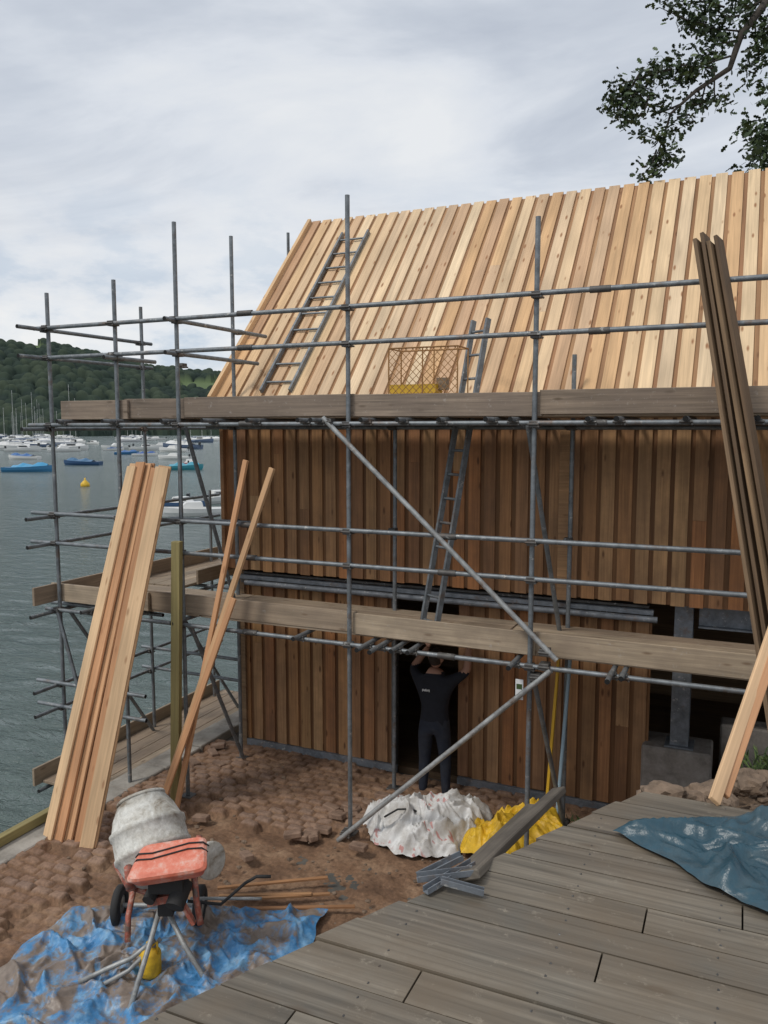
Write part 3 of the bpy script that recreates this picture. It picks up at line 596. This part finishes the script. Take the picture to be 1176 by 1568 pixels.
yc=MB(); yc.lathe((0,0,0),(0,0,1),[(0,0),(0,.075),(.02,.085),(.18,.085),(.22,.06),(.24,.03),(.27,.03),(.27,0)],0,20); yc.path([(.02,0,.24),(.07,0,.29),(.08,0,.2)],.01,0)
ob=yc.build("yellow_container",[M['ybag']]); ob.location=(-4.14,4.72,.06)
# ------------------------------------------------------------------ boats
bcol={}
def pm(c):
    if c not in bcol: bcol[c]=newmat('boat_paint_%d'%len(bcol),c,.35)[0]
    return bcol[c]
def boat(name,a,b_,L,head,hull=(.7,.7,.7),cover=None,cabin=False,mast=0):
    mb=MB(); B=L*.17; ns=11; vs=[]
    for i in range(ns):
        s=i/(ns-1); wv=B*(1-max(0,(s-.45)/.55)**2.2)*(.82+.18*min(1,s/.3)); wv=max(wv,.01)
        zz=L*.10*(1+.45*s*s)
        x=(s-.5)*L
        for (yy,z) in((-1,zz),(-.93,zz*.45),(-.6,-.12*L*.4),(.6,-.12*L*.4),(.93,zz*.45),(1,zz)): vs.append((x+(L*.05*s if z>0 else 0),yy*wv,z))
    fs=[(i*6+j,i*6+j+1,(i+1)*6+j+1,(i+1)*6+j) for i in range(ns-1) for j in range(5)]+[(0,1,2,3,4,5),tuple((ns-1)*6+k for k in range(6))[::-1]]
    mb.add(vs,fs,0,None,.5,False)
    dk_=[(vs[i*6][0],vs[i*6][1]*.96,vs[i*6][2]-.01*L) for i in range(ns)]+[(vs[i*6+5][0],vs[i*6+5][1]*.96,vs[i*6+5][2]-.01*L) for i in range(ns)][::-1]
    mb.add(dk_,[tuple(range(len(dk_)))],1)
    if cover:
        cv_=[]
        for i in range(2,ns-1):
            v=vs[i*6]; cv_+=[(v[0],v[1]*.97,v[2]),(v[0],0,v[2]+L*(.06+.03*math.sin(i*1.9))),(v[0],-v[1]*.97,v[2])]
        mb.add(cv_,[(i*3+j,i*3+j+1,(i+1)*3+j+1,(i+1)*3+j) for i in range(ns-4) for j in range(2)],2 if not mast else 1)
    if cabin:
        h=L*.10; x0,x1=-.12*L,.24*L; z0=L*.10; w0=B*.7
        mb.add([(x0,-w0,z0),(x1,-w0*.8,z0),(x1,w0*.8,z0),(x0,w0,z0),(x0+.02*L,-w0*.85,z0+h),(x1-.12*L,-w0*.7,z0+h),(x1-.12*L,w0*.7,z0+h),(x0+.02*L,w0*.85,z0+h)],[(4,5,6,7),(0,1,5,4),(1,2,6,5),(2,3,7,6),(3,0,4,7)],1)
        mb.add([(x0+.04*L,-w0*.97,z0+h*.4),(x1-.06*L,-w0*.88,z0+h*.4),(x1-.10*L,-w0*.82,z0+h*.8),(x0+.04*L,-w0*.92,z0+h*.8)],[(0,1,2,3)],3); mb.tube((-.47*L,0,L*.02),(-.49*L,0,L*.17),.03*L,3)
    if mast:
        mb.tube((.06*L,0,.1*L),(.06*L,0,mast),.05,1,6,r2=.04); mb.tube((.06*L,0,.2*L),(-.36*L,0,.2*L),.11,2,6)
        for yy in(-B,B): mb.tube((.04*L,yy*.9,.1*L),(.06*L,0,mast*.97),.012,3,4)
        mb.tube((.5*L,0,.13*L),(.06*L,0,mast*.95),.012,3,4); mb.tube((.06*L,-.5,mast*.6),(.06*L,.5,mast*.6),.02,1,4)
    p=fr(a,b_,-1.5); ob=mb.build(name,[pm(hull),pm((.68,.68,.66)),pm(cover or (.05,.12,.28)),pm((.03,.035,.04))],None,0); ob.location=p; ob.rotation_euler=(0,0,RAD(24+head)); return ob
W_=(.72,.72,.70);BL=(.04,.16,.34)
boat("covered_boat",108,-48,6.2,5,(.05,.20,.38),(.06,.30,.52)); boat("covered_boat",150,-67,6,170,W_,(.05,.14,.34)); boat("covered_boat",127,-47.5,5.8,175,(.03,.08,.18),(.05,.14,.26))
boat("covered_boat",113,-28.5,5.5,10,(.05,.28,.34),(.06,.30,.40)); boat("motorboat",54,-12.8,4.6,200,W_,None,True); boat("motorboat",63,-13.0,5,30,W_,None,True); boat("motorboat",59,-15.0,4.2,-20,(.05,.1,.2),None,True)
boat("motorboat",196,-51,8,160,W_,None,True); boat("covered_boat",168,-50,5,0,W_,(.04,.10,.3)); boat("covered_boat",208,-70,5,20,W_,(.03,.08,.2)); boat("motorboat",128,-31,4.5,100,(.5,.08,.05),None,True); boat("motorboat",150,-39,6,170,W_,None,True); boat("covered_boat",178,-57,5,12,BL,(.05,.14,.34))
random.seed(11)
for i in range(64):
    a=random.uniform(190,480); px_=random.choice([random.uniform(-588,-470),random.uniform(-588,-255)]); b_=a*px_/1233
    if random.random()<.5: boat("sailboat",a,b_,random.uniform(8,12),random.choice([0,180])+random.uniform(-40,40),random.choice([W_,W_,W_,W_,(.10,.14,.22),(.6,.6,.62)]),(.14,.18,.26),True,random.uniform(10,17))
    else: boat("motorboat",a,b_,random.uniform(5,9),random.choice([0,180])+random.uniform(-50,50),random.choice([W_,W_,W_,W_,(.12,.2,.3)]),None,True)
by=MB(); by.lathe((0,0,0),(0,0,1),[(-.3,0),(-.25,.3),(0,.46),(.25,.42),(.5,.18),(.6,.08),(.8,.08),(.8,0)],0,18); ob=by.build("mooring_buoy",[M['ybag']]); ob.location=fr(81,-30.2,-1.45)
# ------------------------------------------------------------------ oak tree
random.seed(21)
ok=empty("oak_tree"); tr_=MB(); lf=MB()
tr_.path([fr(13,9,-.2),fr(13,8.9,3),fr(13,8.7,6),fr(12.9,8.3,9),fr(12.8,8.2,12),fr(12.9,8.4,15)],[.42,.34,.30,.24,.17,.08],n=12)
main=[(12.9,8.3,8.8),(12,7,10.3),(11.4,5.8,10.6),(11,5.0,9.95),(11,4.62,9.45),(11,4.5,9.05),(10.95,4.05,8.75),(10.9,3.72,8.45),(10.9,3.60,8.05),(10.9,3.54,7.9)]
tr_.path([fr(*p) for p in main],[.14,.11,.08,.055,.045,.036,.026,.016,.01,.006],n=8)
tips=[]
def twig(p,q,r0,dens=.10):
    p=Vector(p);q=Vector(q); mid=p.lerp(q,.5)+Vector((random.gauss(0,.05),random.gauss(0,.05),random.gauss(0,.07)))
    tr_.path([fr(*p),fr(*mid),fr(*q)],[r0,r0*.7,.004],n=6)
    L=(q-p).length; k=max(2,int(L/dens))
    for i in range(k+1):
        t=.25+.78*i/k; c=(p.lerp(mid,t*2) if t<.5 else mid.lerp(q,t*2-1)); tips.append(c+Vector((random.gauss(0,.07),random.gauss(0,.06),random.gauss(0,.05))))
tw=[((11,4.3,9.05),(10.9,3.4,9.0)),((10.9,3.7,9.0),(10.8,2.95,8.75)),((10.9,3.3,8.95),(10.9,2.88,8.50)),((10.95,3.9,8.6),(10.8,3.3,8.62)),((10.8,3.4,8.64),(10.8,3.02,8.38)),((10.9,3.7,8.25),(10.8,3.35,8.15)),((10.9,3.4,8.8),(10.9,3.05,8.6)),
    ((10.9,3.55,8.0),(10.9,3.45,7.75)),((10.9,3.6,8.1),(10.9,3.75,7.80)),((10.9,3.6,8.0),(10.9,3.55,7.72)),((10.9,3.8,8.4),(10.9,4.05,8.32)),((11,4.3,9.0),(11,4.35,8.65)),((11,4.2,8.9),(11,4.0,8.62)),
    ((11,4.7,9.5),(11,4.0,9.6)),((11,4.2,9.58),(11,3.55,9.80)),((11,5.0,9.95),(11,4.4,10.0)),((11,4.4,9.8),(11,3.85,10.05)),((11,4.8,9.7),(11,4.95,9.2)),((11,5,9.6),(11,4.7,9.05)),
    ((11,5.2,9.2),(10.9,4.85,9.35)),((11.2,5.4,10.2),(11.1,4.7,10.3)),((11.2,5.4,9.9),(11.2,5.0,9.6)),((11,4.6,9.4),(11,4.1,9.25)),((11,4.5,9.2),(11,3.8,8.9)),((11,4.6,9.7),(11,4.2,9.85))]
for p,q in tw: twig(p,q,.014)
for i in range(26):
    c=Vector((12.5+random.gauss(0,1.8),8.4+random.gauss(0,1.7),random.uniform(10.5,15.5))); c.y=max(c.y,5.8)
    s_=Vector((12.8,8.3,min(c.z-1,13))); twig(s_,c,.05,.3); 
    for k in range(14): tips.append(c+Vector((random.gauss(0,.5),random.gauss(0,.5),random.gauss(0,.4))))
twig((12.9,8.3,8.8),(13,5.9,8.7),.05,.3)
for i in range(70): tips.append(Vector((13+random.gauss(0,.3),random.uniform(5.60,6.8)+.0,random.uniform(8.05,9.6))))
lo=[(0,-.02),(.25,-.13),(.35,-.07),(.52,-.20),(.62,-.10),(.82,-.15),(1,0),(.82,.15),(.62,.10),(.52,.20),(.35,.07),(.25,.13)]
for t in tips:
    near=t.y<5.5; n=22 if near else 14
    for i in range(n):
        c=fr(*t)+Vector((random.gauss(0,.075),random.gauss(0,.075),random.gauss(0,.06)))*(1 if near else 1.5)
        u=Vector((random.gauss(0,1),random.gauss(0,1),random.gauss(-.3,.6))).normalized(); v=u.orthogonal().normalized(); v.rotate(Matrix.Rotation(random.random()*6.28,3,u)); s=random.uniform(.06,.105)*(1 if near else 1.5)
        lf.add([c+u*a*s+v*b_*s*1.6 for a,b_ in lo],[tuple(range(12))])
tr_.build("trunk_and_limbs",[M['bark']],ok); lf.build("leaves",[M['leaf']],ok)
# ------------------------------------------------------------------ builder (man)
man=empty("man",(-3.24,8.76,-.09),RAD(4)); man.scale=(1.04,1.04,1.04)
M['shirt']=cloth('navy_tshirt',(.012,.014,.022),.0,(.01,.01,.01),.85); M['jeans']=cloth('dark_jeans',(.022,.028,.045),.3,(.05,.05,.055),.85); M['skin'],_,_=newmat('skin',(.48,.27,.19),.55); M['hair'],_,_=newmat('hair',(.03,.02,.015),.8)
def skin(name,vs,es,rs,parent,sub=2,root=0):
    me=bpy.data.meshes.new(name); me.from_pydata(vs,es,[]); ob=bpy.data.objects.new(name,me); col.objects.link(ob)
    md=ob.modifiers.new("s","SKIN"); 
    for i,r in enumerate(rs): me.skin_vertices[0].data[i].radius=(r if isinstance(r,tuple) else (r,r)) 
    me.skin_vertices[0].data[root].use_root=True
    sb_=ob.modifiers.new("u","SUBSURF"); sb_.levels=sub; sb_.render_levels=sub
    dg=bpy.context.evaluated_depsgraph_get(); m2=bpy.data.meshes.new_from_object(ob.evaluated_get(dg)); bpy.data.objects.remove(ob)
    o2=bpy.data.objects.new(name,m2); col.objects.link(o2); o2.parent=parent
    for p in m2.polygons: p.use_smooth=True
    return o2
V=[(0,0,.96),(0,.02,1.14),(0,.0,1.36),(0,0,1.49),(0,.02,1.58),(-.19,0,1.43),(-.30,.12,1.52),(-.16,.28,1.74),(.19,0,1.43),(.37,.05,1.56),(.36,.16,1.82),(-.10,0,.88),(-.12,.03,.50),(-.13,-.02,.10),(-.14,.12,.045),(.10,0,.88),(.13,.03,.50),(.15,-.02,.10),(.17,.12,.045)]
E=[(0,1),(1,2),(2,3),(3,4),(2,5),(5,6),(6,7),(2,8),(8,9),(9,10),(0,11),(11,12),(12,13),(13,14),(0,15),(15,16),(16,17),(17,18)]
Rr_=[(.165,.12),(.15,.11),(.175,.12),(.09,.08),(.058,.06),.075,.052,.034,.075,.052,.034,.105,.075,.052,.045,.105,.075,.052,.045]
body=skin("body",V,E,Rr_,man)
for k in('shirt','jeans','skin','rubber'): body.data.materials.append(M[k])
for p in body.data.polygons:
    c=p.center
    if c.z<.12: p.material_index=3
    elif c.z<.97: p.material_index=1
    elif (c.z>1.53 and abs(c.x)<.12 and c.y<.12) or (c.z>1.56 and abs(c.x)>.12): p.material_index=2
    else: p.material_index=0
def hand(name,wr,up,side):
    wr=Vector(wr);up=Vector(up).normalized();sd=Vector(side).normalized();nn=up.cross(sd)
    vs=[wr,wr+up*.05,wr+up*.085];es=[(0,1),(1,2)];rs=[.026,(.036,.016),(.034,.014)]
    for k,(o_,l) in enumerate(((-.03,.06),(-.01,.072),(.01,.068),(.03,.052))):
        b0=len(vs); vs+=[wr+up*.09+sd*o_,wr+up*(.09+l*.5)+sd*o_*1.2+nn*.006,wr+up*(.09+l*.85)+sd*o_*1.25+nn*.028]; es+=[(2,b0),(b0,b0+1),(b0+1,b0+2)]; rs+=[.009,.0085,.0075]
    b0=len(vs); vs+=[wr+up*.04-sd*.04+nn*.01,wr+up*.075-sd*.062+nn*.02]; es+=[(1,b0),(b0,b0+1)]; rs+=[.011,.009]
    o=skin(name,[tuple(v) for v in vs],es,rs,man); o.data.materials.append(M['skin'])
hand("hand_l",(-.16,.28,1.73),(.15,.2,1),(1,0,0)); hand("hand_r",(.36,.16,1.81),(-.1,.2,1),(-1,0,0))
bm=bmesh.new(); bmesh.ops.create_uvsphere(bm,u_segments=32,v_segments=24,radius=1)
for v in bm.verts:
    x,y,z=v.co; s=1-.18*max(0,-z)*(1 if y>-.2 else .6)
    X_=x*.078*s; Y_=y*.098*(1-.1*max(0,-z)); Z_=z*.118
    if y>.8 and abs(x)<.22 and -.35<z<.1: Y_+=.022*(1-abs(x)/.22)
    if abs(x)>.93 and abs(z)<.3 and abs(y)<.35: X_*=1.16
    if y>.75 and .05<z<.3 and .2<abs(x)<.5: Y_-=.008
    if y>.85 and -.6<z<-.5: Y_-=.004
    v.co=(X_,Y_,Z_)
me=bpy.data.meshes.new("head"); bm.to_mesh(me); bm.free(); me.materials.append(M['skin']); me.materials.append(M['hair'])
for p in me.polygons:
    p.use_smooth=True; c=p.center; p.material_index=1 if (c.z>.035 and c.y<.075) or (c.y<-.02 and c.z>-.045 and abs(c.x)<.075) or c.z>.08 else 0
ho=bpy.data.objects.new("head",me); col.objects.link(ho); ho.parent=man; ho.location=(0,.05,1.68); ho.rotation_euler=(RAD(18),0,RAD(-8))
lg=MB()
for i in range(7): lg.box((-.105+i*.013,-.123,1.345+(.004 if i%2 else 0)),(.009,.002,.02 if i%3 else .028))
lg.build("shirt_print",[M['white']],man)
